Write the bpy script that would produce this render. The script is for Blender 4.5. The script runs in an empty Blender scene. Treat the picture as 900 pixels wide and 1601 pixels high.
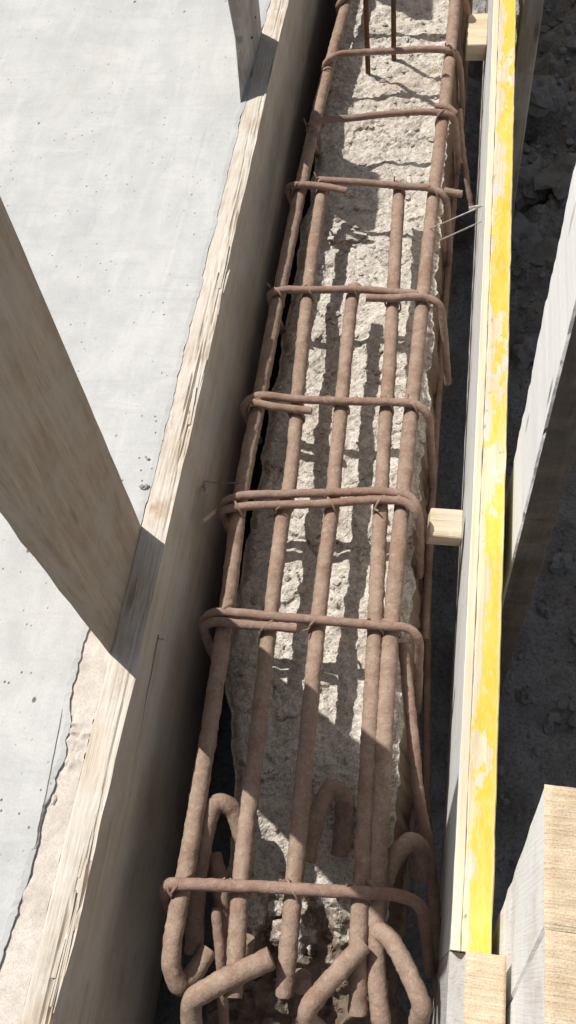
import bpy, bmesh, math, random
from mathutils import Vector, Matrix, noise
random.seed(7)
scene = bpy.context.scene
COL = scene.collection

# ---------------------------------------------------------------- camera, sky, sun, exposure
cam_data = bpy.data.cameras.new('camera')
cam = bpy.data.objects.new('camera', cam_data); COL.objects.link(cam)
right = Vector((.98483898, .13696044, -.10648626))
up = Vector((-.0690445, .87248871, .48357289))
fwd = Vector((-.15913841, .46904722, -.86880259))
cam.matrix_world = Matrix(((right.x, up.x, -fwd.x, 0), (right.y, up.y, -fwd.y, 0), (right.z, up.z, -fwd.z, 1.0), (0, 0, 0, 1)))
cam_data.sensor_fit = 'VERTICAL'; cam_data.sensor_height = 36.0; cam_data.lens = 36.0*1387/1601
cam_data.clip_start = .01; cam_data.clip_end = 500
scene.camera = cam
SUN_EL = math.radians(55); AZ = math.radians(36)
to_sun = Vector((-math.cos(AZ)*math.cos(SUN_EL), math.sin(AZ)*math.cos(SUN_EL), math.sin(SUN_EL)))
world = bpy.data.worlds.new('World'); scene.world = world; world.use_nodes = True
wn = world.node_tree.nodes; wl = world.node_tree.links
sky = wn.new('ShaderNodeTexSky'); sky.sky_type = 'NISHITA'; sky.sun_disc = False
sky.sun_elevation = SUN_EL; sky.sun_rotation = math.atan2(to_sun.x, to_sun.y)
sky.dust_density = 3.0; sky.air_density = 1.0
hsv = wn.new('ShaderNodeHueSaturation'); hsv.inputs['Saturation'].default_value = .55   # hazy, whitish sky
wl.new(sky.outputs[0], hsv.inputs['Color']); wl.new(hsv.outputs[0], wn['Background'].inputs[0]); wn['Background'].inputs[1].default_value = .058
sun_data = bpy.data.lights.new('sun', 'SUN'); sun_data.energy = 5.0; sun_data.angle = math.radians(.53); sun_data.color = (1, .965, .91)
sun = bpy.data.objects.new('sun', sun_data); COL.objects.link(sun)
sun.rotation_euler = to_sun.to_track_quat('Z', 'Y').to_euler()
vs = scene.view_settings
vs.view_transform = 'Standard'; vs.look = 'None'; vs.exposure = 0.0; vs.gamma = 1.0; vs.use_curve_mapping = False

# ---------------------------------------------------------------- measured paths, metres (x across, y along the beam, z up from the top of the bars)
BARS = [([(-0.225,1.6612,-0.0105), (-0.2372,1.4695,-0.0105), (-0.2452,1.2723,-0.0105), (-0.2511,0.8938,-0.0105), (-0.2512,0.7054,-0.0105), (-0.2518,0.5696,-0.0105), (-0.2424,0.3996,-0.0105), (-0.2364,0.2141,-0.0105), (-0.2353,0.0938,-0.0105), (-0.236,0.051,-0.0105), (-0.2346,0.0169,-0.0105), (-0.2311,-0.0015,-0.018), (-0.2219,-0.0124,-0.03), (-0.2129,0.0036,-0.045), (-0.2039,0.0254,-0.05)],0.0103), ([(-0.2118,1.168,-0.0105), (-0.2092,0.9863,-0.0105), (-0.2008,0.7932,-0.0105), (-0.1889,0.6043,-0.0105), (-0.1902,0.5213,-0.0105), (-0.1863,0.4092,-0.0105), (-0.1842,0.3427,-0.0105), (-0.1788,0.2279,-0.0105), (-0.1771,0.1713,-0.0105), (-0.1745,0.1112,-0.0105), (-0.1683,0.0366,-0.0105), (-0.1635,-0.0157,-0.0105)],0.0097), ([(-0.136,0.9404,-0.0105), (-0.1388,0.9111,-0.0105), (-0.1361,0.7966,-0.0105), (-0.1306,0.6237,-0.0105), (-0.1277,0.5311,-0.0105), (-0.1286,0.4759,-0.0105), (-0.1256,0.3526,-0.0105), (-0.1216,0.238,-0.0105), (-0.1173,0.1183,-0.0105), (-0.1145,0.0619,-0.0105), (-0.1144,0.0203,-0.02), (-0.1144,-0.0065,-0.03)],0.0097), ([(-0.0867,1.1475,-0.0105), (-0.0813,0.9905,-0.0105), (-0.0738,0.8173,-0.0105), (-0.0689,0.6535,-0.0105), (-0.0629,0.5087,-0.0105), (-0.0568,0.3797,-0.0105), (-0.0501,0.2281,-0.0105), (-0.0451,0.1113,-0.0105), (-0.0442,0.0614,-0.0105), (-0.0409,0.0186,-0.02), (-0.0382,-0.0125,-0.03)],0.0097), ([(-0.0226,1.6535,-0.0105), (-0.0236,1.4657,-0.0105), (-0.0287,1.2572,-0.0105), (-0.033,1.0387,-0.0105), (-0.0349,0.8486,-0.0105), (-0.0368,0.7079,-0.0105), (-0.0381,0.5337,-0.0105), (-0.0378,0.3816,-0.0105), (-0.0337,0.2201,-0.0105), (-0.0302,0.1337,-0.0105), (-0.0243,0.036,-0.02), (-0.0139,-0.0176,-0.03)],0.0102)]
HOOKS = [([(-0.2212,0.0198,-0.06), (-0.2267,0.0791,-0.045), (-0.2253,0.1344,-0.03), (-0.2173,0.1715,-0.022), (-0.2014,0.1707,-0.03), (-0.185,0.1425,-0.05)],0.0105), ([(-0.2184,0.1225,-0.06), (-0.2025,0.0837,-0.06), (-0.1948,0.0312,-0.09)],0.0095), ([(-0.2028,-0.0544,-0.03), (-0.204,-0.0356,-0.015), (-0.2023,-0.0223,-0.004), (-0.19,-0.0126,0.0), (-0.1288,0.0253,0.0)],0.011), ([(-0.0369,0.0511,0.0), (-0.0851,-0.0133,0.0), (-0.086,-0.023,-0.01), (-0.0745,-0.033,-0.035)],0.0097), ([(-0.032,0.0698,-0.02), (-0.011,0.0571,-0.005), (0.0104,0.0285,0.0), (0.0233,0.0045,0.0), (0.0211,-0.0125,-0.02)],0.0097), ([(-0.1102,0.1271,-0.05), (-0.1072,0.1555,-0.05), (-0.1007,0.1921,-0.05), (-0.0901,0.2092,-0.05), (-0.0787,0.2044,-0.055), (-0.0757,0.174,-0.075), (-0.0772,0.1415,-0.085)],0.0102), ([(-0.0285,0.0825,-0.05), (-0.0218,0.1191,-0.035), (-0.0114,0.1439,-0.03), (0.0028,0.1583,-0.03), (0.0138,0.1538,-0.045), (0.0168,0.1281,-0.07)],0.0102), ([(-0.0228,0.3863,-0.03), (-0.0034,0.2799,-0.05), (0.0091,0.2139,-0.08), (0.0243,0.1632,-0.11), (0.0367,0.0908,-0.13), (0.0508,-0.0104,-0.16)],0.007), ([(-0.1655,0.0411,-0.05), (-0.1675,0.027,-0.06)],0.0105), ([(-0.1006,0.0154,-0.05), (-0.1012,0.0022,-0.06)],0.0103), ([(0.0064,1.8806,-0.15), (0.0046,1.4759,-0.15), (-0.0008,1.1154,-0.15), (-0.0011,0.749,-0.15), (0.0033,0.4388,-0.15)],0.0055), ([(-0.0011,0.5889,-0.2), (0.007,0.4582,-0.2), (0.0217,0.1991,-0.2)],0.0055), ([(-0.0003,1.3849,-0.04), (0.0118,1.3313,-0.09), (0.035,1.2654,-0.16)],0.005), ([(-0.1988,0.0651,-0.03), (-0.189,0.0174,-0.05), (-0.1836,-0.0425,-0.1)],0.006)]
STIRRUPS = [[[(-0.2449,0.0479,-0.05), (-0.2517,0.0706,-0.012), (-0.2487,0.079,0.002), (-0.2321,0.0813,0.006), (-0.1538,0.0888,0.006), (-0.0867,0.0936,0.006), (-0.0406,0.0976,0.006), (-0.0065,0.0989,0.006), (0.0135,0.095,-0.003), (0.0238,0.0768,-0.05), (0.0344,0.0382,-0.14)]],[[(-0.2583,0.3584,-0.1), (-0.2618,0.3616,-0.02), (-0.267,0.3801,-0.004), (-0.2611,0.3863,0.003), (-0.2476,0.3906,0.006), (-0.176,0.3914,0.006), (-0.1167,0.3921,0.006), (-0.0492,0.392,0.006), (-0.0182,0.3917,0.006), (-0.0063,0.3854,-0.002), (-0.0025,0.3668,-0.05), (-0.0003,0.3436,-0.16)],[(-0.2643,0.3664,-0.02), (-0.2639,0.3721,0.0), (-0.2517,0.3776,0.006), (-0.2151,0.3777,0.006), (-0.1492,0.3791,0.006)]],[[(-0.2668,0.5371,-0.1), (-0.2689,0.5325,-0.02), (-0.2717,0.5435,0.0), (-0.2559,0.5529,0.006), (-0.1874,0.563,0.006), (-0.1277,0.5695,0.006), (-0.0562,0.5759,0.006), (-0.0289,0.5713,0.006), (-0.0181,0.5576,0.0), (-0.0126,0.5373,-0.04), (-0.0105,0.5194,-0.12)],[(-0.2689,0.5325,-0.02), (-0.2708,0.5339,0.0), (-0.2442,0.5394,0.006), (-0.1918,0.5463,0.006), (-0.139,0.5523,0.006), (-0.061,0.5641,0.006), (-0.0322,0.5616,0.006), (-0.0192,0.551,0.0), (-0.0155,0.5378,-0.06)]],[[(-0.2615,0.71,-0.1), (-0.264,0.6959,-0.02), (-0.2682,0.7012,0.0), (-0.255,0.7152,0.006), (-0.1897,0.7147,0.006), (-0.1266,0.7153,0.006), (-0.0681,0.7177,0.006), (-0.0307,0.7157,0.006), (-0.0153,0.7061,0.0), (-0.0078,0.6941,-0.05), (-0.0018,0.675,-0.14)],[(-0.2686,0.7034,0.0), (-0.2534,0.7054,0.006), (-0.232,0.7013,0.006), (-0.1713,0.6964,0.006)]],[[(-0.2552,0.9199,-0.1), (-0.2584,0.902,-0.02), (-0.2619,0.9092,0.0), (-0.2422,0.9133,0.006), (-0.2017,0.9149,0.006), (-0.1331,0.9188,0.006), (-0.0809,0.9158,0.006), (-0.0424,0.9136,0.006)],[(-0.1164,0.9032,0.006), (-0.0799,0.9034,0.006), (-0.0346,0.9077,0.006), (-0.0109,0.9007,0.0), (0.0002,0.8812,-0.04), (0.0115,0.848,-0.12)]],[[(-0.259,1.1704,-0.1), (-0.2629,1.136,-0.02), (-0.2654,1.1386,0.0), (-0.252,1.1379,0.006), (-0.2078,1.1356,0.006), (-0.1685,1.126,0.006)],[(-0.2148,1.1503,0.006), (-0.1427,1.1454,0.006), (-0.0779,1.1376,0.006), (-0.0374,1.1339,0.006), (-0.0146,1.1238,0.0), (-0.0058,1.1156,-0.05), (0.0006,1.1204,-0.14)],[(-0.0152,1.1308,0.004), (0.0129,1.1241,0.004)]],[[(-0.244,1.3247,-0.1), (-0.2486,1.2843,-0.02), (-0.2485,1.2801,0.0), (-0.2352,1.2918,0.006), (-0.1785,1.3015,0.006), (-0.1092,1.3127,0.006), (-0.0401,1.3157,0.006), (-0.0121,1.3122,0.0), (-0.0027,1.3183,-0.04), (0.0053,1.3176,-0.12)],[(-0.0409,1.3303,0.006), (-0.0195,1.327,0.006), (-0.0061,1.3186,0.0)]],[[(-0.2326,1.4844,-0.1), (-0.2427,1.4506,-0.02), (-0.2428,1.4544,0.0), (-0.2247,1.4706,0.006), (-0.1852,1.477,0.006), (-0.1228,1.4811,0.006), (-0.0387,1.4829,0.006), (-0.0161,1.4823,0.0), (-0.0044,1.4991,-0.04), (0.0044,1.4914,-0.12)]],[[(-0.2309,1.7006,-0.1), (-0.2374,1.6345,0.0), (-0.2206,1.6501,0.006), (-0.1309,1.6545,0.006), (-0.0366,1.6586,0.006), (-0.0102,1.6517,0.0), (0.0111,1.6737,-0.1)]]]
WIRES = [[(-0.0322,1.0523,0.0), (-0.0011,1.0401,0.03), (0.0453,1.0389,0.06)],[(-0.0156,1.049,-0.02), (0.0432,1.0371,0.03)],[(0.0235,1.0319,0.06), (0.0408,1.0375,0.06)]]
STICKS = [[(-0.3032,0.5775,0.0), (-0.2792,0.5763,0.0), (-0.2474,0.5796,0.0)],[(-0.2905,0.5489,0.02), (-0.3092,0.589,-0.02)],[(-0.2847,0.5013,0.03), (-0.2759,0.5631,-0.03)]]

# ---------------------------------------------------------------- object helpers
def link(name, verts, faces, m, parent=None, smooth=False):
    me = bpy.data.meshes.new(name)
    if parent is not None:
        p = parent['_loc']; verts = [(v[0]-p[0], v[1]-p[1], v[2]-p[2]) for v in verts]
    me.from_pydata([tuple(v) for v in verts], [], faces); me.update()
    if isinstance(m, (list, tuple)):
        for q in m: me.materials.append(q)
    else: me.materials.append(m)
    if smooth: me.polygons.foreach_set('use_smooth', [True]*len(me.polygons)); me.set_sharp_from_angle(angle=math.radians(50))
    o = bpy.data.objects.new(name, me); COL.objects.link(o)
    if parent is not None: o.parent = parent
    return o
def tag(o, label, cat, group=None):
    o['label'] = label; o['category'] = cat
    if group: o['group'] = group
    return o
def thing(name, loc, label, cat, group=None):
    o = bpy.data.objects.new(name, None); COL.objects.link(o); o.location = loc; o.empty_display_size = .05
    o['_loc'] = tuple(loc)
    return tag(o, label, cat, group)
class Mesh:
    def __init__(s): s.v = []; s.f = []
    def add(s, v, f):
        b = len(s.v); s.v += [Vector(q) for q in v]; s.f += [tuple(i+b for i in q) for q in f]
def fbm(p, sc, oct=4, gain=.5):
    a = 1; t = 0; q = Vector(p)*sc
    for i in range(oct):
        t += a*noise.noise(q); q = q*2.03+Vector((3.1, 7.7, 1.3)); a *= gain
    return t
def resample(pts, step):
    P = [Vector(p) for p in pts]
    if len(P) == 2: P = [P[0], (P[0]+P[1])/2, P[1]]
    Q = [2*P[0]-P[1]]+P+[2*P[-1]-P[-2]]
    out = []
    for i in range(1, len(Q)-2):
        p0, p1, p2, p3 = Q[i-1:i+3]
        t0 = 0; t1 = (p1-p0).length**.5; t2 = t1+(p2-p1).length**.5; t3 = t2+(p3-p2).length**.5
        n = max(1, int((p2-p1).length/step))
        for k in range(n):
            t = t1+(t2-t1)*k/n
            a1 = p0*((t1-t)/(t1-t0))+p1*((t-t0)/(t1-t0)); a2 = p1*((t2-t)/(t2-t1))+p2*((t-t1)/(t2-t1)); a3 = p2*((t3-t)/(t3-t2))+p3*((t-t2)/(t3-t2))
            b1 = a1*((t2-t)/(t2-t0))+a2*((t-t0)/(t2-t0)); b2 = a2*((t3-t)/(t3-t1))+a3*((t-t1)/(t3-t1))
            out.append(b1*((t2-t)/(t2-t1))+b2*((t-t1)/(t2-t1)))
    out.append(P[-1]); return out
def tube(M, pts, r, n=14, step=.005, rough=.0, seed=0, ribs=0.0):
    L = resample(pts, step); N = len(L); rings = []
    t = (L[1]-L[0]).normalized(); a = t.orthogonal().normalized(); s = 0
    V = []; F = []
    for i in range(N):
        t2 = (L[min(i+1, N-1)]-L[max(i-1, 0)]).normalized()
        a = (a-t2*a.dot(t2)).normalized(); b = t2.cross(a)
        if i: s += (L[i]-L[i-1]).length
        e = 1.0
        if i == 0 or i == N-1: e = .95
        for k in range(n):
            th = 2*math.pi*k/n; d = a*math.cos(th)+b*math.sin(th)
            q = L[i]+d*r; rr = r*e
            if rough: rr += rough*(fbm(q+Vector((seed, 0, 0)), 70, 2)+.8*noise.noise((q+Vector((0, seed, 0)))*320))
            if ribs: rr += ribs*max(0, math.sin(s*2*math.pi/.0095+th))**6
            V.append(L[i]+d*rr)
    for i in range(N-1):
        for k in range(n):
            k2 = (k+1) % n; F.append((i*n+k, i*n+k2, (i+1)*n+k2, (i+1)*n+k))
    V.append(L[0]); V.append(L[-1])
    for k in range(n):
        k2 = (k+1) % n; F.append((N*n, k2, k)); F.append((N*n+1, (N-1)*n+k, (N-1)*n+k2))
    M.add(V, F)
def loft(M, levels, seg=.02, rough=0, fine=0):
    """closed rings (same count, counter-clockwise seen from the last one) joined and capped; rough pushes the skin in and out"""
    k = len(levels[0]); rings = []
    for A, B in zip(levels[:-1], levels[1:]):
        n = max(1, int((Vector(B[0])-Vector(A[0])).length/seg))
        for i in range(n): rings.append([Vector(p).lerp(Vector(q), i/n) for p, q in zip(A, B)])
    rings.append([Vector(p) for p in levels[-1]])
    V = []
    for rg in rings:
        c = sum(rg, Vector())/k
        for p in rg:
            if rough: p = p+(p-c).normalized()*rough*fbm(p, 35, 3)
            V.append(p)
    F = []
    for i in range(len(rings)-1):
        for j in range(k):
            j2 = (j+1) % k; F.append((i*k+j, i*k+j2, (i+1)*k+j2, (i+1)*k+j))
    F.append(tuple(range(k-1, -1, -1))); F.append(tuple((len(rings)-1)*k+j for j in range(k)))
    M.add(V, F)
def ring4(x0, x1, y0, y1, z, b=.0012):
    """rectangle with small chamfered corners, counter-clockwise"""
    return [(x0+b, y0, z), (x1-b, y0, z), (x1, y0+b, z), (x1, y1-b, z), (x1-b, y1, z), (x0+b, y1, z), (x0, y1-b, z), (x0, y0+b, z)]
def grid(nx, ny, fn, flip=False):
    V = [fn(i, j) for j in range(ny) for i in range(nx)]
    F = [(j*nx+i, j*nx+i+1, (j+1)*nx+i+1, (j+1)*nx+i) for j in range(ny-1) for i in range(nx-1)]
    return V, F
def interp(tab, x):
    if x <= tab[0][0]: return tab[0][1]
    for (a, b), (c, d) in zip(tab[:-1], tab[1:]):
        if x <= c: return b+(d-b)*(x-a)/(c-a)
    return tab[-1][1]
def smooth(a, b, x):
    t = max(0, min(1, (x-a)/(b-a))); return t*t*(3-2*t)

# ---------------------------------------------------------------- materials
class NT:
    def __init__(s, name):
        s.m = bpy.data.materials.new(name); s.m.use_nodes = True; s.t = s.m.node_tree
        s.b = s.t.nodes['Principled BSDF']; s.b.inputs['Roughness'].default_value = .9
        s.b.inputs['Specular IOR Level'].default_value = .25
        s.co = s.t.nodes.new('ShaderNodeTexCoord').outputs['Object']
    def set(s, node, key, val):
        if hasattr(val, 'links'): s.t.links.new(val, node.inputs[key])
        else: node.inputs[key].default_value = val
    def map(s, scale, loc=(0, 0, 0), rot=(0, 0, 0)):
        n = s.t.nodes.new('ShaderNodeMapping'); s.set(n, 'Vector', s.co); s.set(n, 'Scale', scale); s.set(n, 'Location', loc); s.set(n, 'Rotation', rot); return n.outputs[0]
    def noise(s, vec, sc, det=4, rough=.55, dist=0):
        n = s.t.nodes.new('ShaderNodeTexNoise'); s.set(n, 'Vector', vec); s.set(n, 'Scale', sc); s.set(n, 'Detail', det); s.set(n, 'Roughness', rough); s.set(n, 'Distortion', dist); return n.outputs['Fac']
    def vor(s, vec, sc, feature='F1', out='Distance', rnd=1):
        n = s.t.nodes.new('ShaderNodeTexVoronoi'); n.feature = feature; s.set(n, 'Vector', vec); s.set(n, 'Scale', sc); s.set(n, 'Randomness', rnd); return n.outputs[out]
    def ramp(s, fac, *stops):
        n = s.t.nodes.new('ShaderNodeValToRGB'); s.set(n, 'Fac', fac); e = n.color_ramp.elements
        while len(e) < len(stops): e.new(.5)
        for q, (p, c) in zip(e, stops):
            q.position = p; q.color = (c, c, c, 1) if isinstance(c, (int, float)) else (*c, 1)
        return n.outputs[0]
    def mix(s, fac, a, b, mode='MIX'):
        n = s.t.nodes.new('ShaderNodeMix'); n.data_type = 'RGBA'; n.blend_type = mode
        s.set(n, 0, fac)
        for k, v in ((6, a), (7, b)): s.set(n, k, v if hasattr(v, 'links') else (*v, 1) if len(v) == 3 else v)
        return n.outputs[2]
    def math(s, op, a, b=0.0):
        n = s.t.nodes.new('ShaderNodeMath'); n.operation = op; s.set(n, 0, a); s.set(n, 1, b); return n.outputs[0]
    def axis(s, k):
        n = s.t.nodes.new('ShaderNodeSeparateXYZ'); s.set(n, 0, s.co); return n.outputs[k]
    def nrm(s, k):
        g = s.t.nodes.new('ShaderNodeNewGeometry'); n = s.t.nodes.new('ShaderNodeSeparateXYZ'); s.set(n, 0, g.outputs['True Normal']); return n.outputs[k]
    def bump(s, h, strength=.5, dist=.001, prev=None):
        n = s.t.nodes.new('ShaderNodeBump'); s.set(n, 'Height', h); s.set(n, 'Strength', strength); s.set(n, 'Distance', dist)
        if prev is not None: s.set(n, 'Normal', prev)
        return n.outputs[0]
    def done(s, col, bump=None, rough=None):
        s.set(s.b, 'Base Color', col)
        if bump is not None: s.set(s.b, 'Normal', bump)
        if rough is not None: s.set(s.b, 'Roughness', rough)
        return s.m

def m_slab():
    t = NT('trowelled_concrete')
    big = t.noise(t.co, 3.5, 6, .65); mid = t.noise(t.co, 22, 5, .6, .4); fine = t.noise(t.co, 420, 3, .6)
    c = t.ramp(big, (.3, (.43, .43, .425)), (.5, (.535, .535, .525)), (.70, (.61, .605, .59)))
    c = t.mix(t.ramp(mid, (.38, .0), (.68, .6)), c, (.43, .435, .435), 'MIX')
    tr = t.noise(t.map((26, 5, 1), (1, 2, 0), (0, 0, .7)), 1, 6, .7, 1.2); c = t.mix(t.ramp(tr, (.45, 0), (.72, .45)), c, (.64, .64, .63))
    tr2 = t.noise(t.map((7, 38, 1), (3, 1, 0), (0, 0, .35)), 1, 6, .7, 1.4); c = t.mix(t.ramp(tr2, (.52, 0), (.75, .5)), c, (.41, .41, .40))
    c = t.mix(t.ramp(fine, (.3, .25), (.6, 0)), c, (.34, .34, .34))
    # pores and grit, dark holes of uneven size in loose clusters
    msk = t.ramp(t.noise(t.map((1, 1, 1), (3.3, 1.7, 0)), 9, 2), (.42, 0), (.62, 1))
    d1 = t.vor(t.map((1, .8, 1)), 85); p1 = t.math('MULTIPLY', t.ramp(d1, (.05, 1), (.12, 0)), msk)
    d2 = t.vor(t.map((1, .7, 1), (.31, .77, 0)), 17); p2 = t.ramp(d2, (.026, 1), (.05, 0))
    pits = t.math('MAXIMUM', p1, p2)
    c = t.mix(pits, c, (.17, .15, .13))
    stain = t.ramp(t.noise(t.map((1, .35, 1), (1.3, .2, 0)), 5, 5, .7), (.58, 0), (.72, .55))
    c = t.mix(stain, c, (.46, .41, .35))
    sw = t.noise(t.map((60, 9, 1), rot=(0, 0, .5)), 1, 5, .6, .6)
    b = t.bump(t.math('ADD', t.math('MULTIPLY', sw, .5), mid), .35, .0015)
    b = t.bump(fine, .35, .0006, b); b = t.bump(t.math('MULTIPLY', pits, -1), .8, .0015, b)
    return t.done(c, b)
def m_mortar():
    t = NT('sandy_mortar')
    n = t.noise(t.co, 35, 6, .7); f = t.noise(t.co, 600, 3)
    c = t.ramp(n, (.3, (.52, .46, .40)), (.6, (.66, .60, .54)), (.75, (.70, .66, .61)))
    c = t.mix(t.ramp(f, (.35, .4), (.55, 0)), c, (.36, .31, .27))
    return t.done(c, t.bump(n, .25, .0015, t.bump(f, .6, .0008)))
def m_rock():
    t = NT('broken_concrete')
    big = t.noise(t.co, 9, 5, .6); n = t.noise(t.co, 60, 6, .7); f = t.noise(t.co, 420, 4, .65)
    agg = t.vor(t.co, 120, 'F1', 'Color')
    s = t.t.nodes.new('ShaderNodeSeparateColor'); t.set(s, 0, agg)
    c = t.ramp(n, (.28, (.46, .415, .36)), (.5, (.64, .59, .52)), (.72, (.72, .68, .61)))
    c = t.mix(t.ramp(s.outputs[0], (.72, 0), (.85, .35)), c, (.38, .35, .33))
    c = t.mix(t.ramp(big, (.56, 0), (.72, .55)), c, (.52, .40, .30))
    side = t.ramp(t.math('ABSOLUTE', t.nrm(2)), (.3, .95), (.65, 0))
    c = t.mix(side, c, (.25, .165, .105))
    c = t.mix(t.ramp(f, (.34, .6), (.5, 0)), c, (.20, .165, .135))
    gr = t.noise(t.co, 170, 4, .7); c = t.mix(t.ramp(gr, (.36, .6), (.5, 0)), c, (.30, .26, .22))
    pv = t.vor(t.co, 240); pit = t.ramp(pv, (.10, 1), (.28, 0))
    pit = t.math('MULTIPLY', pit, t.ramp(t.noise(t.co, 40, 2), (.45, 0), (.6, 1)))
    c = t.mix(t.math('MULTIPLY', pit, .6), c, (.2, .17, .14))
    b = t.bump(n, .6, .0025); b = t.bump(f, .8, .0013, b); b = t.bump(t.math('MULTIPLY', pit, -1), .8, .002, b)
    y = t.axis(1); dn = t.noise(t.map((1, 1, 1), (5, 5, 5)), 28, 5, .7)
    k = t.math('ADD', t.math('MULTIPLY', t.math('SUBTRACT', .10, y), 6), t.math('MULTIPLY', t.math('SUBTRACT', dn, .5), 2.4))
    c = t.mix(t.ramp(k, (.1, 0), (.3, .9)), c, (.15, .105, .075))   # earth washed over the near end
    return t.done(c, b)
def m_rust(name, a, bcol, d, dust=.5):
    t = NT(name)
    n = t.noise(t.co, 45, 5, .65); f = t.noise(t.co, 500, 3, .6); g = t.noise(t.co, 170, 3, .6)
    c = t.ramp(n, (.32, a), (.66, bcol))
    c = t.mix(t.ramp(g, (.5, 0), (.75, dust)), c, d)
    pr = t.noise(t.map((1, 1, 1), (4, 4, 1)), 16, 4, .7); c = t.mix(t.ramp(pr, (.52, 0), (.68, .7)), c, (a[0]*.95, a[1]*.8, a[2]*.7))
    ps = t.noise(t.map((1, 1, 1), (1, 9, 1)), 60, 5, .75); c = t.mix(t.ramp(ps, (.64, 0), (.72, .6)), c, (.55, .49, .43))
    c = t.mix(t.ramp(f, (.3, .5), (.46, 0)), c, tuple(q*.5 for q in a))
    return t.done(c, t.bump(g, .6, .0016, t.bump(f, .7, .0007)))
def m_wood(name, dark, light, grime, along=1, cement=.3, grime_amt=.35, scale=1.0, saw=0, cement_col=(.60, .575, .54), stain=0, face=0):
    """grain runs along the given axis"""
    t = NT(name)
    sc = [70*scale]*3; sc[along] = 6*scale; wide = [14]*3; wide[along] = 2.4
    g = t.noise(t.map(tuple(sc)), 1, 6, .65, .35); w = t.noise(t.map(tuple(wide), (2, 5, 1)), 1, 4, .6, .8)
    sf = [480]*3; sf[along] = 9; f = t.noise(t.map(tuple(sf)), 1, 4, .65)
    c = t.ramp(g, (.3, dark), (.62, light))
    c = t.mix(t.ramp(w, (.42, 0), (.72, grime_amt)), c, grime)
    c = t.mix(t.ramp(f, (.31, .42), (.48, 0)), c, tuple(q*.5 for q in dark))
    dirt = t.noise(t.map((1, 1, 1), (7, 3, 2)), 16, 6, .7)
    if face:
        c = t.mix(t.ramp(t.math('ADD', t.math('MULTIPLY', t.nrm(0), -1), t.math('MULTIPLY', t.math('SUBTRACT', t.noise(t.co, 130, 4, .7), .5), .9)), (.30, 0), (.42, .95)), c, (.80, .80, .79))  # cement white kept to the sunlit side, so lit and shaded faces are painted
    c = t.mix(t.ramp(dirt, (.44-.14*max(0, cement-.5), 0), (.62-.14*max(0, cement-.5), cement)), c, cement_col)
    k = [38]*3; k[along] = 9
    kd = t.vor(t.map(tuple(k), (.3, .2, .6)), .45); c = t.mix(t.ramp(kd, (.03, .75), (.1, 0)), c, tuple(q*.42 for q in dark))
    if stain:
        c = t.mix(t.ramp(t.nrm(0), (.5, 0), (.8, .2)), c, (.36, .30, .24))   # inner face toned darker, its shade put into the colour
        c = t.mix(t.ramp(t.noise(t.map((1, .6, 1), (3, 8, 1)), 17, 4, .6), (.66, 0), (.74, .65)), c, (.34, .17, .09))
    b = t.bump(g, .5, .0012); b = t.bump(f, .8, .0008, b)
    if saw:
        v = [3]*3; v[along] = 260; b = t.bump(t.noise(t.map(tuple(v)), 1, 2), .5, .0006, b)
    return t.done(c, b)
def m_endgrain():
    t = NT('sawn_end_grain')
    n = t.noise(t.co, 60, 4, .6); saw = t.noise(t.map((28, 420, 40), rot=(0, 0, .22)), 1, 3, .6, .8); f = t.noise(t.co, 700, 3)
    w = t.t.nodes.new('ShaderNodeTexWave'); w.wave_type = 'RINGS'; t.set(w, 'Vector', t.map((1, 1, .1), (-.03, .06, 0))); t.set(w, 'Scale', 42); t.set(w, 'Distortion', 2.5); t.set(w, 'Detail', 3)
    c = t.ramp(n, (.3, (.60, .47, .32)), (.7, (.74, .62, .46)))
    c = t.mix(t.ramp(w.outputs['Fac'], (.2, .28), (.7, 0)), c, (.50, .37, .24))
    c = t.mix(t.ramp(saw, (.35, .4), (.55, 0)), c, (.42, .30, .19))
    c = t.mix(t.ramp(f, (.33, .5), (.5, 0)), c, (.33, .24, .15))
    return t.done(c, t.bump(saw, .8, .0016, t.bump(f, .6, .0009)))
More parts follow.
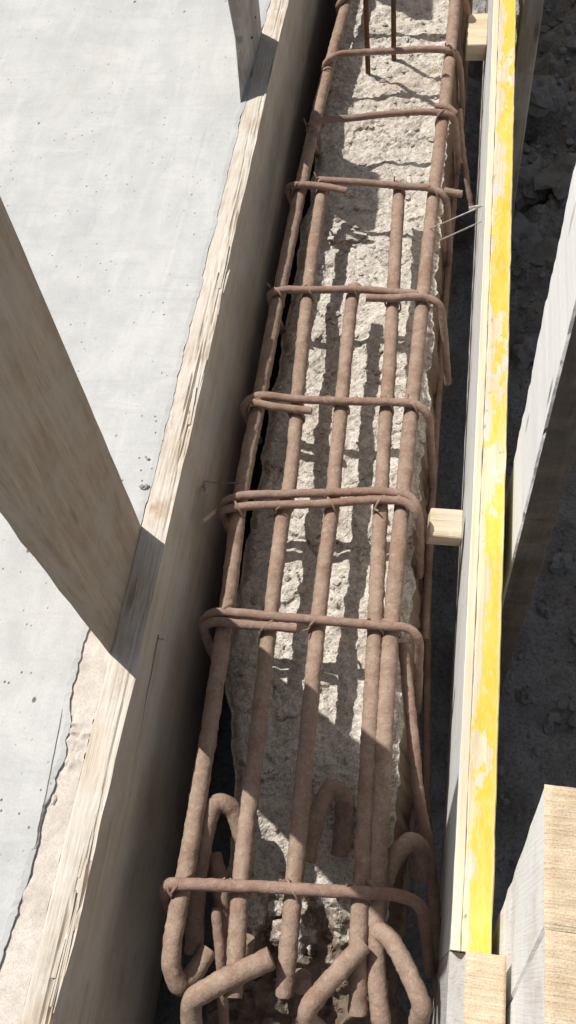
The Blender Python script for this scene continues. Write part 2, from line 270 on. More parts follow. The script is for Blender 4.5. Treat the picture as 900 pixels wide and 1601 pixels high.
def m_yellow():
    """yellow edge paint worn through to raw cream wood towards the inner side and in chips"""
    t = NT('worn_yellow_paint')
    g = t.noise(t.map((300, 6, 300)), 1, 4, .6); w = t.noise(t.map((40, 9, 40)), 1, 5, .7)
    wood = t.ramp(g, (.3, (.56, .45, .29)), (.65, (.74, .64, .46)))
    yel = t.ramp(w, (.3, (.59, .44, .045)), (.55, (.67, .53, .085)), (.75, (.70, .61, .25)))
    yel = t.mix(t.ramp(g, (.3, .35), (.5, 0)), yel, (.64, .46, .05))
    yel = t.mix(t.ramp(t.noise(t.map((200, 60, 200), (6, 6, 1)), 1, 5, .75), (.48, 0), (.70, .5)), yel, (.68, .60, .34))
    # wear: more along the inner edge (small x), in long ragged patches
    x = t.axis(0)
    edge = t.math('MULTIPLY', t.math('SUBTRACT', .0025, x), 42)
    rag = t.noise(t.map((90, 16, 90), (1, 2, 3)), 1, 6, .75, .4)
    big = t.noise(t.map((22, 5.5, 22), (4, 1, 8)), 1, 5, .7)
    k = t.math('ADD', t.math('ADD', edge, t.math('MULTIPLY', t.math('SUBTRACT', rag, .5), 1.5)), t.math('MULTIPLY', t.math('SUBTRACT', big, .5), 3.6))
    pat = t.noise(t.map((14, 7, 14), (2, 6, 3)), 1, 5, .72); k = t.math('ADD', k, t.math('MULTIPLY', t.ramp(pat, (.52, 0), (.70, 1)), 2.6))
    wear = t.ramp(k, (.05, 0), (.32, 1))
    c = t.mix(wear, yel, wood)
    out = t.ramp(x, (.0155, 0), (.0175, .8)); c = t.mix(t.math('MULTIPLY', out, t.ramp(rag, (.35, .3), (.6, 1))), c, (.70, .62, .47))
    pch = t.math('MULTIPLY', wear, t.ramp(t.noise(t.map((60, 26, 60), (9, 2, 1)), 1, 4, .7), (.53, 0), (.6, .85)))
    c = t.mix(pch, c, (.56, .58, .56))
    dk = t.math('MULTIPLY', wear, t.ramp(t.noise(t.map((150, 60, 150), (2, 8, 1)), 1, 4, .7), (.62, 0), (.68, .8)))
    c = t.mix(dk, c, (.2, .19, .17))
    return t.done(c, t.bump(g, .35, .0006, t.bump(k, .3, .0006)))
def m_ply():
    """inner veneer: cement-greyed face, raw cream wood on its upper edge"""
    t = NT('cement_stained_ply')
    g = t.noise(t.map((300, 5, 90)), 1, 5, .65); n = t.noise(t.map((30, 7, 20)), 1, 6, .7); f = t.noise(t.co, 500, 3)
    grey = t.ramp(g, (.3, (.56, .56, .56)), (.6, (.70, .70, .69)), (.75, (.77, .765, .75)))
    grey = t.mix(t.ramp(n, (.52, 0), (.66, .6)), grey, (.60, .52, .38))
    grey = t.mix(t.ramp(t.noise(t.map((100, 50, 60), (3, 1, 1)), 1, 4, .7), (.64, 0), (.69, .85)), grey, (.16, .15, .14))
    cream = t.ramp(g, (.3, (.60, .50, .34)), (.65, (.76, .68, .52)))
    cream = t.mix(t.ramp(n, (.56, 0), (.64, .8)), cream, (.55, .56, .55))
    topm = t.ramp(t.nrm(2), (.5, 0), (.8, 1))
    c = t.mix(topm, grey, cream)
    return t.done(c, t.bump(g, .4, .0007, t.bump(f, .3, .0004)))
def m_soil():
    t = NT('dark_soil')
    n = t.noise(t.co, 14, 6, .7); f = t.noise(t.co, 160, 4, .65)
    c = t.ramp(n, (.3, (.29, .272, .255)), (.7, (.41, .39, .37)))
    c = t.mix(t.ramp(f, (.35, .5), (.55, 0)), c, (.10, .09, .082))
    return t.done(c, t.bump(n, .8, .02, t.bump(f, .8, .004)))
def m_stone(name, a, b_):
    t = NT(name)
    n = t.noise(t.co, 30, 5, .65); f = t.noise(t.co, 260, 3)
    c = t.ramp(n, (.3, a), (.7, b_)); return t.done(c, t.bump(n, .6, .004, t.bump(f, .6, .001)))
def m_wire():
    t = NT('steel_wire'); t.b.inputs['Metallic'].default_value = .6
    return t.done(t.ramp(t.noise(t.co, 300, 2), (.4, (.42, .40, .38)), (.6, (.62, .60, .57))), None, .45)
M_SLAB = m_slab(); M_MORT = m_mortar(); M_ROCK = m_rock()
M_BAR = m_rust('dusty_rusted_bar', (.245, .165, .12), (.36, .26, .20), (.45, .355, .285), .6)
M_STIR = m_rust('dusty_rusted_stirrup', (.235, .15, .112), (.335, .23, .18), (.43, .325, .265), .5)
M_DARKRUST = m_rust('dark_rust', (.10, .05, .032), (.17, .085, .05), (.22, .13, .09), .3)
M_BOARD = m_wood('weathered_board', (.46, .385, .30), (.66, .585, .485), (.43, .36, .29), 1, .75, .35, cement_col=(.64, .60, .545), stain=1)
M_POST = m_wood('stained_post_wood', (.34, .265, .195), (.50, .415, .325), (.28, .215, .16), 2, .6, .5, cement_col=(.47, .42, .36))
M_STAKE = m_wood('cement_greyed_stake', (.62, .58, .52), (.74, .71, .66), (.58, .51, .43), 2, .9, .25, cement_col=(.80, .795, .785))
M_GREYSTAKE = m_wood('old_grey_stake', (.30, .26, .23), (.50, .47, .43), (.26, .21, .17), 2, .6, .4, saw=1, cement_col=(.60, .60, .59))
M_SPLASH_LIT = m_wood('lime_splash_lit_side_stake', (.10, .083, .07), (.17, .145, .125), (.11, .09, .075), 2, .1, .4, saw=1, face=1)  # dark base tone paints in the shade of the unlit faces
M_END = m_endgrain(); M_YEL = m_yellow(); M_PLY = m_ply()
M_BLOCK = m_wood('pale_block_wood', (.46, .37, .24), (.64, .54, .39), (.45, .35, .24), 0, .5, .4)
M_SOIL = m_soil(); M_STONE = m_stone('grey_stone', (.24, .23, .22), (.37, .36, .345)); M_LSTONE = m_stone('pale_stone', (.20, .19, .18), (.33, .32, .305))
M_CHIP = m_stone('concrete_chip_skin', (.45, .41, .36), (.64, .60, .54))
M_WIRE = m_wire(); M_AGG = m_stone('aggregate', (.30, .265, .235), (.46, .42, .38))

# ---------------------------------------------------------------- ground: one sheet, dug down beside the beam
def axis_pts(lo, hi, step, far):
    mid = [lo+step*i for i in range(int((hi-lo)/step)+1)]
    out = []; d = step
    a = mid[-1]
    while a < far: d *= 1.35; a += d; out.append(a)
    pre = []; d = step; a = mid[0]
    while a > -far: d *= 1.35; a -= d; pre.append(a)
    return pre[::-1]+mid+out
xs = axis_pts(-.5, .75, .011, 90); ys = axis_pts(-.4, 2.7, .011, 90)
def ground_z(x, y):
    near = smooth(-.1, .1, x)*(1-smooth(.7, 1.6, abs(x)))*(1-smooth(2.2, 4, abs(y-1)))
    z = -.42
    if near > 0:
        z += near*(.022*fbm((x, y, 0), 7, 5, .6)+.010*abs(fbm((x, y, 3), 26, 3)))
        z += near*.05*smooth(.9, 1.6, y)*(fbm((x, y, 9), 11, 4, .6)+.3)
    return z
V, F = grid(len(xs), len(ys), lambda i, j: (xs[i], ys[j], ground_z(xs[i], ys[j])))
o = link('ground', V, F, M_SOIL, smooth=True); o['kind'] = 'structure'

# ---------------------------------------------------------------- concrete slab on the left, its edge broken away beside the board
EDGE = [(-.6, -.372), (-.09, -.372), (-.013, -.3695), (.015, -.367), (.044, -.3655), (.058, -.3625), (.073, -.3640), (.092, -.3625), (.109, -.3650), (.128, -.3655), (.15, -.3600), (.158, -.3625), (.171, -.3585), (.186, -.3575), (.196, -.3615), (.214, -.3600), (.226, -.3650), (.238, -.3685), (.27, -.3690), (.299, -.3695), (.33, -.3675), (.40, -.352), (.45, -.3385), (.50, -.3355), (9, -.3355)]
def edge_x(y):
    x = interp(EDGE, y)
    if y < .42: x += .0013*fbm((y, 0, 0), 120, 4, .7)
    else: x += .003*fbm((y, 0, 0), 26, 4, .65)
    return x
SLAB_Z = .101
yy = [-6, -3, -1.5, -.8]+[-.5+.004*i for i in range(250)]+[.5+.006*i for i in range(1, 290)]+[2.6, 4, 8]
yy = sorted(set(round(q, 4) for q in yy))
cols = [-9, -5, -3, -1.8, -1.1, -.8, -.6, -.5, -.44, -.41, -.39]
V = []; F = []; nc = len(cols)+7
for y in yy:
    ex = edge_x(y)
    for c in cols: V.append((c, y, SLAB_Z+.0012*fbm((c, y, 0), 6, 2)))
    cx = -.3640-(y-.09)*.065+.0005*fbm((y, 1, 1), 60, 2); cx = max(-.385, min(cx, ex-.0075)) if not .085 < y < .235 else min(cx, ex-.0012)
    dep = .0045*smooth(.085, .1, y)*(1-smooth(.2, .235, y))
    V += [(cx-.0006, y, SLAB_Z), (cx, y, SLAB_Z-dep), (cx+.0006, y, SLAB_Z-dep*.1)]
    V.append((max(ex-.006, cx+.0007), y, SLAB_Z+.0004*fbm((ex, y, 0), 120, 2)))
    V.append((ex, y, SLAB_Z-.0009-.0006*abs(fbm((0, y, 0), 150, 2))))
    if y < .44: V += [(ex-.002, y, SLAB_Z-.012), (ex-.002, y, -.6)]
    else: V += [(min(ex-.001, -.3375), y, SLAB_Z-.003), (-.3376, y, -.6)]
for j in range(len(yy)-1):
    for i in range(nc-1): F.append((j*nc+i, j*nc+i+1, (j+1)*nc+i+1, (j+1)*nc+i))
o = link('concrete_slab', V, F, M_SLAB); o['kind'] = 'structure'
# narrow mortar bed between slab edge and board
V = []; F = []; n = 16; ys2 = [-.5+.003*i for i in range(330)]
for y in ys2:
    a = edge_x(y)-.004; b = -.3375
    for i in range(n):
        x = a+(b-a)*i/(n-1)
        h = .0972+.0008*fbm((x, y, 1), 60, 5, .65)+.004*max(0, fbm((x, y, 4), 30, 3)-.25)
        if .15 < y < .24: h += .004*smooth(.15, .18, y)*(1-smooth(.2, .24, y))*max(0, fbm((x, y, 8), 130, 3))*2
        V.append((x, y, min(h, SLAB_Z-.001)))
for j in range(len(ys2)-1):
    for i in range(n-1): F.append((j*n+i, j*n+i+1, (j+1)*n+i+1, (j+1)*n+i))
o = link('mortar_bed', V, F, M_MORT, smooth=True); o['kind'] = 'structure'
def lump(M, c, r, sq=(1, 1, 1), seed=0, sub=2, amp=.35):
    bm = bmesh.new(); bmesh.ops.create_icosphere(bm, subdivisions=sub, radius=1)
    vv = []
    for v in bm.verts:
        d = v.co.normalized(); k = 1+amp*fbm(d+Vector((seed*3.7, seed*1.3, 0)), 1.3, 3)
        # facet: pull towards a few random planes
        vv.append(Vector(c)+Vector((d.x*sq[0], d.y*sq[1], d.z*sq[2]))*r*k)
    M.add(vv, [tuple(v.index for v in f.verts) for f in bm.faces]); bm.free()
# chips of mortar loosened at the slab edge
for k, (x, y, r, s, lb) in enumerate([(-.3555, .176, .0034, (1, 1.7, .7), 'larger of two loose mortar chips beside the broken slab edge'), (-.359, .136, .0034, (.8, 1.6, .7), 'loose mortar chip at the tip of the spalled slab edge')]):
    M = Mesh(); lump(M, (x, y, .097), r, s, k+3); tag(link('mortar_chip', M.v, M.f, M_MORT), lb, 'mortar chip', 'loose chips on the mortar bed')

# ---------------------------------------------------------------- left formwork board: splintered upper edge
BX0, BX1, BZ = -.337, -.304, .0995
board = thing('formwork_board', (-.32, .9, -.28), 'long weathered wooden formwork board with a splintered top edge beside the pale slab', 'board')
nt = 18; nf = 7
ysb = [-.45+.0035*i for i in range(int(2.75/.0035)+1)]
def splinter(y): return .25+1.5*(1-smooth(-.02, .17, y))+.9*smooth(.5, .6, y)*(1-smooth(.78, .95, y))+.2*smooth(.1, .3, y)
V = []; F = []; nc = 1+nt+nf+1
for y in ysb:
    xe = BX1+.0012*fbm((y, 2, 0), 14, 3)*1.2
    s = splinter(y)
    V.append((BX0, y, -.28))
    for i in range(nt):
        u = i/(nt-1); x = BX0+(xe-BX0)*u; yq = y+.35*noise.noise(Vector((y*40, i*.9, 2)))*.05
        # long fibres: height steps per column, breaking off at random places along y
        tt = yq*(9+5*noise.cell(Vector((i*3.3, 0, 0))))+7*noise.cell(Vector((i, 5, 0))); cell = math.floor(tt); fr_ = smooth(.55, 1, tt-cell)
        h = noise.cell(Vector((i*1.7+.5, cell+.5, .5)))*(1-fr_)+noise.cell(Vector((i*1.7+.5, cell+1.5, .5)))*fr_
        w = smooth(.35, 1, u)*s
        z = BZ-.0075*w*h*h-.0018*abs(fbm((x*8, y, 0), 18, 3))*(.5+w)
        xx = x-.0022*w*(noise.cell(Vector((cell+.5, i+.5, 9.5)))*(1-fr_)+noise.cell(Vector((cell+1.5, i+.5, 9.5)))*fr_)*(1 if i > nt-4 else 0)
        if i == 0: z -= .001
        V.append((xx, y, z))
    for i in range(nf):
        q = i/(nf-1); z = BZ-.009-(BZ-.009+.28)*q
        V.append((xe+.0005*fbm((y*2, z*20, 5), 3, 2), y, z))
    V.append((BX0+.0, y, -.28))
for j in range(len(ysb)-1):
    for i in range(nc-1): F.append((j*nc+i, (j+1)*nc+i, (j+1)*nc+i+1, j*nc+i+1))
F = [f[::-1] for f in F]
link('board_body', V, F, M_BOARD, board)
# splinters standing off the inner edge
rs = random.Random(3)
for k in range(34):
    y0 = rs.uniform(-.06, .19) if k < 22 else rs.uniform(.5, .85)
    L = rs.uniform(.03, .11); x = BX1-rs.uniform(.0, .014); z = BZ-rs.uniform(.0005, .004); w = rs.uniform(.0008, .0022); tx = rs.uniform(-.0035, .0035); rz = rs.uniform(-.001, .003)
    M = Mesh()
    loft(M, [[(x-w, y0, z-.003), (x-w, y0, z+.0006), (x+w, y0, z+.0004), (x+w, y0, z-.003)],
             [(x-w+tx*.5, y0+L*.6, z-.003), (x-w+tx*.5, y0+L*.6, z+.001+rz*.4), (x+w*.8+tx*.5, y0+L*.6, z+.0008+rz*.4), (x+w*.8+tx*.5, y0+L*.6, z-.003)],
             [(x-w*.3+tx, y0+L, z-.002), (x-w*.3+tx, y0+L, z+rz), (x+w*.3+tx, y0+L, z+rz), (x+w*.3+tx, y0+L, z-.002)]], seg=.02)
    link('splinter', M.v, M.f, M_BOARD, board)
# long drying check and a nail in the inner face
M = Mesh(); pts = []
for i in range(13): pts.append((-.3036+.0003*math.sin(i), .34-.0125*i, .047+.0012*math.sin(i*1.3)-.0011*i))
for i in range(len(pts)-1):
    a = Vector(pts[i]); b = Vector(pts[i+1]); w = .0010*(1-i/13)
    M.add([a+Vector((0, 0, -w)), b+Vector((0, 0, -w)), b+Vector((0, 0, w)), a+Vector((0, 0, w))], [(0, 1, 2, 3)])
t = NT('check_shadow'); M_CRACK = t.done((.03, .022, .016, 1))
link('drying_check', M.v, M.f, M_CRACK, board)
M = Mesh(); tube(M, [(-.304, .336, .046), (-.296, .335, .0465)], .0011, 8, .004); link('nail', M.v, M.f, M_WIRE, board)

# ---------------------------------------------------------------- posts nailed to the outside of the board
def post(br, fr, fl, bl, top, lean, label, thick, name='timber_post', mat=None):
    base = ((br[0]+fl[0])/2, (br[1]+fl[1])/2, .1)
    p = thing(name, base, label, 'post', 'timber posts along the left board')
    z0 = .0985
    def lv(z, T):
        h = z-.1; dx = lean[0]*h; dy = lean[1]*h
        fl2 = (fr[0]-T+dx, fr[1]-.006+dy); bl2 = (br[0]-T+dx, br[1]-.004+dy)
        if T is thick[0]: fl2 = fl; bl2 = bl
        c = .0015
        R = Vector((fr[0]+dx, fr[1]+dy, z)); B = Vector((br[0]+dx, br[1]+dy, z)); L = Vector((*fl2, z)); K = Vector((*bl2, z))
        ring = [L, R, B, K]; out = []
        for i in range(4):
            a = ring[i-1]; b = ring[i]; d = ring[(i+1) % 4]
            out.append(b+(a-b).normalized()*min(c, (a-b).length*.3)); out.append(b+(d-b).normalized()*min(c, (d-b).length*.3))
        return out
    M = Mesh(); loft(M, [lv(z0, thick[0]), lv(z0+min(.28, (top-z0)*.4), thick[1]), lv(top, thick[2])], .03, .0012)
    link('post_shaft', M.v, M.f, mat or M_POST, p)
    for dy in (.35, .7):
        y = fr[1]+(br[1]-fr[1])*dy; M = Mesh()
        zz = .135+.02*dy; tube(M, [(br[0]+.001+lean[0]*.03, y, zz), (br[0]-.004, y, zz)], .002, 8, .003); link('nail_head', M.v, M.f, M_DARKRUST, p)
    return p
post((-.3365, .455), (-.3355, .306), (-.3375, .2925), (-.349, .457), .728, (.046, .012), 'wide stained timber post rising from the left board, casting the broad shadow', (.008, .022, .028))
post((-.3355, 1.395), (-.3385, 1.275), (-.342, 1.210), (-.347, 1.40), .285, (.04, .01), 'short grey timber post against the left board at the top of the photo', (.008, .014, .022), mat=M_GREYSTAKE)
post((-.3365, 2.03), (-.337, 1.87), (-.341, 1.862), (-.355, 2.03), .40, (.03, 0), 'farthest timber post at the board, just past the upper edge of the photo', (.008, .02, .026))

# ---------------------------------------------------------------- the old concrete beam with its hacked surface
def rock_z(x, y):
    z = -.073+.009*fbm((x, y, 0), 9, 2)+.0026*fbm((x, y, 4), 30, 3, .55)
    # broken faces: flat-topped steps with meandering crevices between them
    wx = x+.03*fbm((x, y, 3), 12, 4, .6); wy = y+.03*fbm((x, y, 7), 12, 4, .6)
    q = noise.voronoi(Vector((wx*9, wy*17, 0)))[0]; g = q[1]-q[0]
    z -= .0034*(1-smooth(0, .09, g))*smooth(.0, .5, fbm((x, y, 6), 16, 3)-.02)
    st = noise.cell(noise.voronoi(Vector((wx*9, wy*17, 0)))[1][0]*7.3); z += .002*(st-.5)+.0035*max(-.6, min(.6, 2*fbm((x, y*1.5, 21), 26, 2)))
    z += .0017*fbm((x, y, 8), 80, 4, .72)-.004*max(0, fbm((x, y, 11), 70, 2)-.35)
    z += .012*smooth(1.15, 1.5, y)
    z -= .07*(1-smooth(.02, .25, y))+.035*(1-smooth(.06, .13, y))*max(0, fbm((x, y, 3), 25, 3)+.3)
    return z
def rock_l(y): return -.251+.038*(1-smooth(.18, .38, y))+.008*fbm((y, 0, 7), 16, 3)
def rock_r(y): return -.017+.007*fbm((y, 3, 1), 16, 3)+.004*fbm((y, 5, 1), 60, 2)
ysr = [-.25+.0026*i for i in range(int(2.45/.0026)+1)]
nx = 92; sk = 9
V = []; F = []; nc = nx+2*sk
for y in ysr:
    a = rock_l(y); b = rock_r(y); row = []
    for i in range(nx):
        u = i/(nx-1); x = a+(b-a)*u
        e = min(u, 1-u)*(b-a); drop = .018*(1-smooth(0, .022, e))**2
        row.append((x, y, rock_z(x, y)-drop))
    def side(p, sgn):
        out = []
        for k in range(1, sk+1):
            q = k/sk; z = p[2]-(p[2]+.5)*q**1.3
            x = p[0]+sgn*(.010*q+.006*fbm((y, z, sgn), 24, 3)*min(1, q*3)+.002*fbm((y, z, sgn), 110, 2)+(.012*smooth(0, .4, q) if sgn > 0 else -.006*q))
            out.append((x, y+.0, z))
        return out
    row = side(row[0], -1)[::-1]+row+side(row[-1], 1)
    V += row
for j in range(len(ysr)-1):
    for i in range(nc-1): F.append((j*nc+i, j*nc+i+1, (j+1)*nc+i+1, (j+1)*nc+i))
o = link('concrete_beam', V, F, M_ROCK)
tag(o, 'old concrete beam with a rough hacked surface lying inside the rebar cage', 'concrete beam')
o2 = o
# aggregate stones standing proud of the hacked face
M = Mesh(); M2 = Mesh(); rs = random.Random(21)
for k in range(700):
    y = rs.uniform(.0, 1.95); x = rs.uniform(rock_l(y)+.012, rock_r(y)-.008); r = rs.choice((.0014, .002, .0026, .004, .0055))*rs.uniform(.8, 1.2)
    lump(M if k % 3 else M2, (x, y, rock_z(x, y)+r*.1), r, (rs.uniform(.8, 1.4), rs.uniform(.8, 1.4), .7), k, 1, .5)
for nm, q, mm in (('aggregate_grit', M, M_ROCK), ('dark_aggregate_grit', M2, M_AGG)):
    o = link(nm, q.v, q.f, mm); o['kind'] = 'stuff'
# rubble lying at its near end and chips on it
rs = random.Random(11); labels = ['pale rubble piece under the hooked bars, ', ]
spots = [(-.135, .055, .014, 'largest pale rubble lump under the near stirrup'), (-.118, .018, .011, 'angular rubble lump between the two crossed hook bars'), (-.095, -.004, .012, 'rubble lump at the lower edge beside the diagonal hook'),
         (-.152, .082, .009, 'small rubble piece left of the third bar behind the near stirrup'), (-.105, .045, .008, 'small pale rubble piece right of the third bar'), (-.16, .02, .010, 'rubble lump under the thick loose bar end')]
for k, (x, y, r, lb) in enumerate(spots):
    M = Mesh(); lump(M, (x, y, rock_z(x, y)+r*.35), r, (1.2, 1, .8), k, 3, .6); tag(link('rubble_piece', M.v, M.f, M_ROCK), lb, 'rubble', 'rubble at the near end of the beam')
for k, (x, y, r, lb) in enumerate([(-.172, 1.10, .014, 'flat concrete flake on the beam below the third stirrup from the top'), (-.15, 1.11, .009, 'small concrete flake beside the larger flake on the beam')]):
    M = Mesh(); lump(M, (x, y, rock_z(x, y)+.004), r, (1.7, .7, .45), k+20, 3, .5); tag(link('concrete_flake', M.v, M.f, M_ROCK), lb, 'concrete flake')

# ---------------------------------------------------------------- rebar cage
cage = thing('rebar_cage', (-.13, .7, -.1), 'dusty rusted rebar cage of long bars and stirrups laid over the old concrete beam', 'rebar cage')
bar_pts = []
for k, (pts, r) in enumerate(BARS):
    pts = list(pts)
    if k in (0, 4):
        a = Vector(pts[0]); d = (a-Vector(pts[1])).normalized(); pts = [tuple(a+d*.5), tuple(a+d*.2)]+pts
    M = Mesh(); tube(M, pts, r, 16, .0028, .0010, k*1.7, .0004)
    link('long_bar', M.v, M.f, M_BAR, cage, True); bar_pts.append((resample(pts, .006), r))
for k, (pts, r) in enumerate(HOOKS):
    M = Mesh(); tube(M, pts, r, 14, .0028, .0010, k*2.3+20, .0004 if r > .0085 else 0)
    h = link('hooked_bar' if len(pts) > 2 and r > .009 else 'short_bar', M.v, M.f, M_BAR if r > .0085 else M_STIR, cage, True)
def tie(parent, c, tang, r, seed):
    """thin wire wound round bar and stirrup, its twisted tail sticking up"""
    rr = random.Random(seed); M = Mesh(); a = rr.uniform(.5, 1.0)*rr.choice((-1, 1)); d = (Vector((tang.y, -tang.x, 0))*math.cos(a)+tang*math.sin(a)).normalized()
    d.z = 0; d.normalize(); pts = []
    for i in range(23):
        th = 4*math.pi*i/22+.6; pts.append(c+d*math.cos(th)*(r+.0042)+Vector((0, 0, 1))*(math.sin(th)*(r+.0075)+.002)+tang*(.0012*(i/11-1)))
    e = pts[-1]; q = Vector((rr.uniform(-1, 1), rr.uniform(-1, 1), rr.uniform(.2, 1.2))).normalized()
    pts += [e+q*.005, e+q*.010+Vector((rr.uniform(-1, 1), rr.uniform(-1, 1), 0))*.003]
    tube(M, pts, .00135, 6, .004); link('tie_wire', M.v, M.f, M_STIR, parent, True)
for k, strands in enumerate(STIRRUPS):
    M = Mesh(); r = .0066 if k == 0 else .0057
    for s in strands: tube(M, s, r, 12, .0035, .00055, k*3.1+s[0][0])
    st = link('stirrup', M.v, M.f, M_STIR, cage, True); st['_loc'] = cage['_loc']
    top = [q for s in strands for q in resample(s, .003) if q.z > -.002]
    if k == 8: continue
    for b, (bp, br) in enumerate(bar_pts):
        best = min(((p-q).length, i, q) for i, p in enumerate(bp) for q in top)
        if best[0] < .0235:
            i = best[1]; t = (bp[min(i+1, len(bp)-1)]-bp[max(i-1, 0)]).normalized()
            c = bp[i].copy(); c.z += .002
            tie_parent = st
            tie(st, c, t, br, k*10+b)
# dowels drilled into the beam at the far end
for x, y, lb in ((-.174, 1.522, 'left thin dark rusted dowel standing in the beam near the top'), (-.129, 1.560, 'right thin dark rusted dowel standing in the beam near the top')):
    M = Mesh(); tube(M, [(x, y, -.1), (x, y, .1), (x+.002, y+.004, .26)], .0046, 10, .004, .0003, x*50, .0004)
    tag(link('steel_dowel', M.v, M.f, M_DARKRUST, None, True), lb, 'dowel', 'dowels standing in the beam')

# ---------------------------------------------------------------- right formwork panel: ply layers, yellow edge
panel = thing('yellow_formwork', (.06, 1, -.22), 'tall shuttering panel with worn yellow painted top edge and grey inner face', 'formwork panel')
def layer(name, x0, x1, m, wob, zt):
    ysp = [.05+.006*i for i in range(int(2.4/.006)+1)]; V = []; F = []
    for y in ysp:
        w = wob*fbm((y, x0*40, 0), 22, 4, .6); w2 = wob*fbm((y, x1*40, 2), 22, 4, .6)
        ch = .0009+.0006*fbm((y, x0, 5), 60, 2)
        zz = zt+.0005*fbm((y, x0*30, 7), 20, 3)
        bow = .0015*math.sin(y*2.6)
        V += [(x0+w+bow, y, -.24), (x1+w2+bow, y, -.24), (x1+w2+bow, y, zz-ch), (x1+w2-ch+bow, y, zz), (x0+w+ch+bow, y, zz), (x0+w+bow, y, zz-ch)]
    for j in range(len(ysp)-1):
        for i in range(6): F.append((j*6+i, j*6+(i+1) % 6, (j+1)*6+(i+1) % 6, (j+1)*6+i))
    F.append((5, 4, 3, 2, 1, 0)); n = (len(ysp)-1)*6; F.append(tuple(n+i for i in range(6)))
    link(name, V, F, m, panel)
layer('inner_ply_layer', .0430, .0522, M_PLY, .0005, .1195)
layer('core_layer', .0525, .0785, M_YEL, .0006, .1205)
# lower tongue of the panel running on past the end of its top edge
M = Mesh(); loft(M, [[(.0432, -.25, -.24), (.0775, -.25, -.24), (.0775, -.25, .105), (.0432, -.25, .105)], [(.0432, .049, -.24), (.0775, .049, -.24), (.0775, .049, .105), (.0432, .049, .105)]], .05)
link('lower_board', M.v, M.f, M_GREYSTAKE, panel)

# ---------------------------------------------------------------- stakes behind and before the panel
def stake(name, x0, x1, y0, y1, zb, zt, lean, label, m, gap=0, group='timber stakes bracing the right panel', pivot=.1, rough=.0012, endmat=True, seg=.022):
    p = thing(name, ((x0+x1)/2, (y0+y1)/2, zb), label, 'stake', group)
    def R(z, ya, yb):
        h = z-pivot; return [(x+lean[0]*h, y+lean[1]*h, zz) for x, y, zz in ring4(x0, x1, ya, yb, z, .0022)]
    parts = [(y0, y1)] if not gap else [(gap+.0006, y1), (y0, gap-.0006)]
    for ya, yb in parts:
        M = Mesh(); loft(M, [R(zb, ya, yb), R(zt-.0025, ya, yb)], seg, rough)
        M.f.pop()
        o = link('stake_shaft' if len(parts) == 1 else 'stake_half', M.v, M.f, m, p)
        # sawn top: fine uneven grid
        n = 26; c = M.v[-8:]; cx0 = min(q.x for q in c); cx1 = max(q.x for q in c); cy0 = min(q.y for q in c); cy1 = max(q.y for q in c)
        def top(i, j):
            u = i/(n-1); v = j/(n-1); x = cx0+(cx1-cx0)*u; y = cy0+(cy1-cy0)*v
            e = min(u*(cx1-cx0), (1-u)*(cx1-cx0), v*(cy1-cy0), (1-v)*(cy1-cy0))
            z = zt-.0024*(1-smooth(0, .002, e))+.0006*fbm((x*2, y*8, 0), 70, 3)
            return (x, y, z)
        V, F = grid(n, n, top); link('sawn_end', V, F, M_END if endmat else m, p, True)
    return p
stake('timber_stake', .0515, .0835, -.06, .0465, .107, .2, (.075, .17), 'small pale stake with sawn end at the near end of the yellow edge', M_STAKE, pivot=.2)
stake('timber_stake', .0900, .16, -.08, .1480, -.45, .36, (.012, .23), 'big pale sawn stake with a split end at the lower right corner', M_STAKE, gap=.0565, pivot=.36)
stake('timber_stake', .0905, .1235, .441, .575, -.45, .78, (0, .03), 'rough stake behind the yellow panel with a sunlit white left face', M_SPLASH_LIT, rough=.005, seg=.008)
stake('timber_stake', .0905, .1235, 1.462, 1.52, -.45, .30, (0, .02), 'dark grey stake behind the far end of the yellow panel', M_GREYSTAKE)

# ---------------------------------------------------------------- spacer blocks between cage and panel
def block(x0, x1, y0, y1, z0, z1, label, tilt):
    M = Mesh(); n = 10; A = []; 
    loft(M, [ring4(x0+tilt, x1, y0+.004, y1+.002, z0, .002), ring4(x0, x1, y0, y1, z1-.0015, .002), ring4(x0+.0015, x1-.0015, y0+.0015, y1-.0015, z1, .002)], .006, .0014)
    return tag(link('spacer_block', M.v, M.f, M_BLOCK), label, 'wood block', 'wooden spacers between cage and panel')
block(-.0015, .0415, .536, .578, -.062, -.03, 'pale wooden spacer block wedged against the panel beside the middle stirrup', -.004)
block(.004, .0415, 1.565, 1.66, -.075, -.040, 'pale wooden spacer block at the upper edge of the photo left of the panel', 0)

# ---------------------------------------------------------------- wires, sticks
for pts, lb in zip(WIRES, ('bright steel wire from the right bar up to the yellow panel', 'lower dull steel wire beside the bright wire at the panel', 'short pale wire end poking from the panel face')):
    M = Mesh(); tube(M, pts, .0011 if lb[0] != 's' else .0022, 8, .004, .0002); tag(link('steel_wire', M.v, M.f, M_WIRE, None, True), lb, 'wire', 'wires tying cage to panel')
for k, (pts, lb) in enumerate(zip(STICKS, ('thin steel wire from the left board to the left bar', 'thin brown stick standing on the left board face', 'brown stick leaning between left board and stirrup'))):
    M = Mesh(); tube(M, pts, (.0008, .002, .003)[k], 8, .004, .0003); tag(link(('steel_wire', 'wood_stick', 'wood_stick')[k], M.v, M.f, (M_STIR, M_POST, M_POST)[k], None, True), lb, ('wire', 'stick', 'stick')[k])
M = Mesh(); gz = ground_z(.25, 1.87)
tube(M, [(.245, 1.865, gz+.03), (.40, 1.93, gz+.045)], .003, 8, .01, .0003); tube(M, [(.243, 1.864, gz+.03), (.249, 1.867, gz+.03)], .006, 10, .004)
tag(link('steel_pin', M.v, M.f, M_STIR), 'thin grey steel pin lying on the dark rubble at the upper right', 'steel pin')

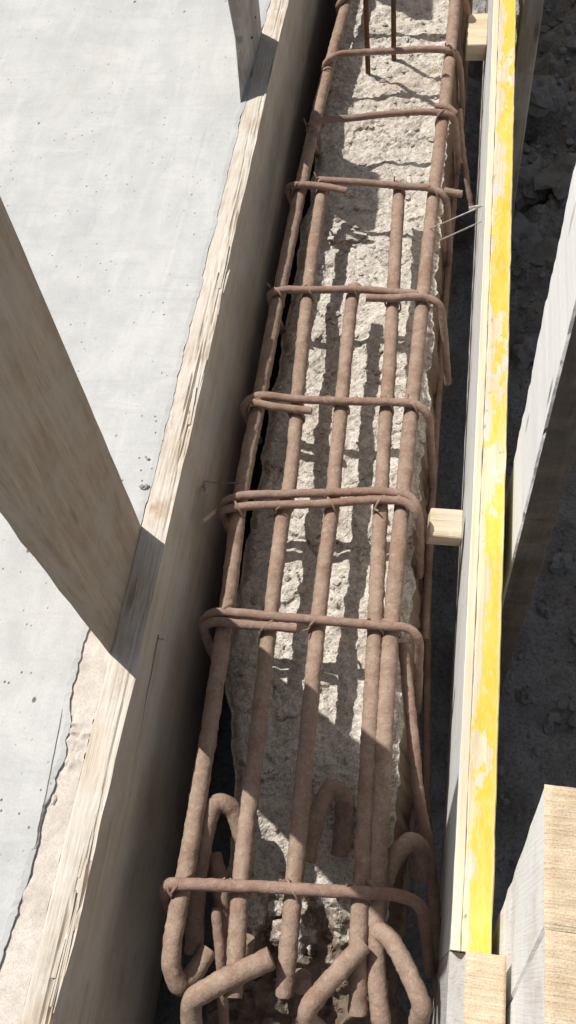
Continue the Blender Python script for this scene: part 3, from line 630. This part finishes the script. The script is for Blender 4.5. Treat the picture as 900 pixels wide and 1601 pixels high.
# ---------------------------------------------------------------- stones on the ground to the right
rs = random.Random(5)
where = ['by the foot of the white faced stake', 'in the shade near the far grey stake', 'on the dark soil right of the yellow panel', 'in the rubble at the upper right']
def stone(x, y, r, m, lb, k, sub=3):
    M = Mesh(); lump(M, (0, 0, 0), r, (rs.uniform(.8, 1.3), rs.uniform(.8, 1.3), rs.uniform(.55, .9)), k+40, sub, .75)
    o = link('stone', M.v, M.f, m); o.location = (x, y, ground_z(x, y)+r*.25); o.rotation_euler = (rs.uniform(-.4, .4), rs.uniform(-.4, .4), rs.uniform(0, 6))
    return tag(o, lb, 'stone', 'stones on the dark ground at right')
stone(.150, 1.15, .032, M_LSTONE, 'pale flat stone just left of the white faced stake', 1)
stone(.168, .46, .014, M_LSTONE, 'roundest grey stone on bare soil right of the yellow panel', 2)
stone(.140, 1.46, .055, M_STONE, 'large dark boulder piece beyond the white faced stake', 3)
stone(.205, 1.42, .05, M_STONE, 'dark angular boulder right of the large boulder piece', 4)
stone(.165, 1.60, .045, M_STONE, 'dark boulder behind the angular one near the grey stake', 5)
stone(.245, 1.60, .05, M_STONE, 'dark boulder at the right edge of the photo', 6)
stone(.175, 1.86, .045, M_STONE, 'dark boulder below the steel pin', 7)
stone(.225, .70, .018, M_STONE, 'small dark stone right of the white faced stake foot', 8)
stone(.205, .42, .012, M_STONE, 'small dark stone right of the roundest grey stone', 9)
stone(.20, .62, .014, M_LSTONE, 'small pale stone near the right edge at mid height', 10)
stone(.255, .58, .012, M_STONE, 'small dark stone at the right edge at mid height', 11)
for k, (x, y, r) in enumerate([(-.3475, .506, .0026), (-.3445, .504, .003), (-.3415, .5065, .0035), (-.3475, .545, .002)]):
    M = Mesh(); lump(M, (x, y, SLAB_Z+.0008), r, (1.2, 1, .6), k+9, 2, .5)
    tag(link('dirt_crumb', M.v, M.f, M_SOIL), ('dark dirt crumb behind the wide near post, second from the left', 'dark dirt crumb behind the wide near post, third from the left', 'largest dark dirt crumb behind the wide near post, touching the board', 'tiny dark crumb lying farther up the slab edge behind the wide near post')[k], 'dirt crumb', 'dark crumbs behind the near post')
M = Mesh()
for k in range(900):
    y = rs.uniform(.1, 2.3); x = rs.uniform(.1, .42); r = rs.uniform(.0015, .006)*(1.8 if rs.random() < .12 else 1)*(1+.8*smooth(1, 1.6, y))
    lump(M, (x, y, ground_z(x, y)+r*.2), r, (1, rs.uniform(.7, 1.3), .7), k, 1, .6)
o = link('gravel', M.v, M.f, M_STONE); o['kind'] = 'stuff'
for q in bpy.data.objects:
    if '_loc' in q: del q['_loc']
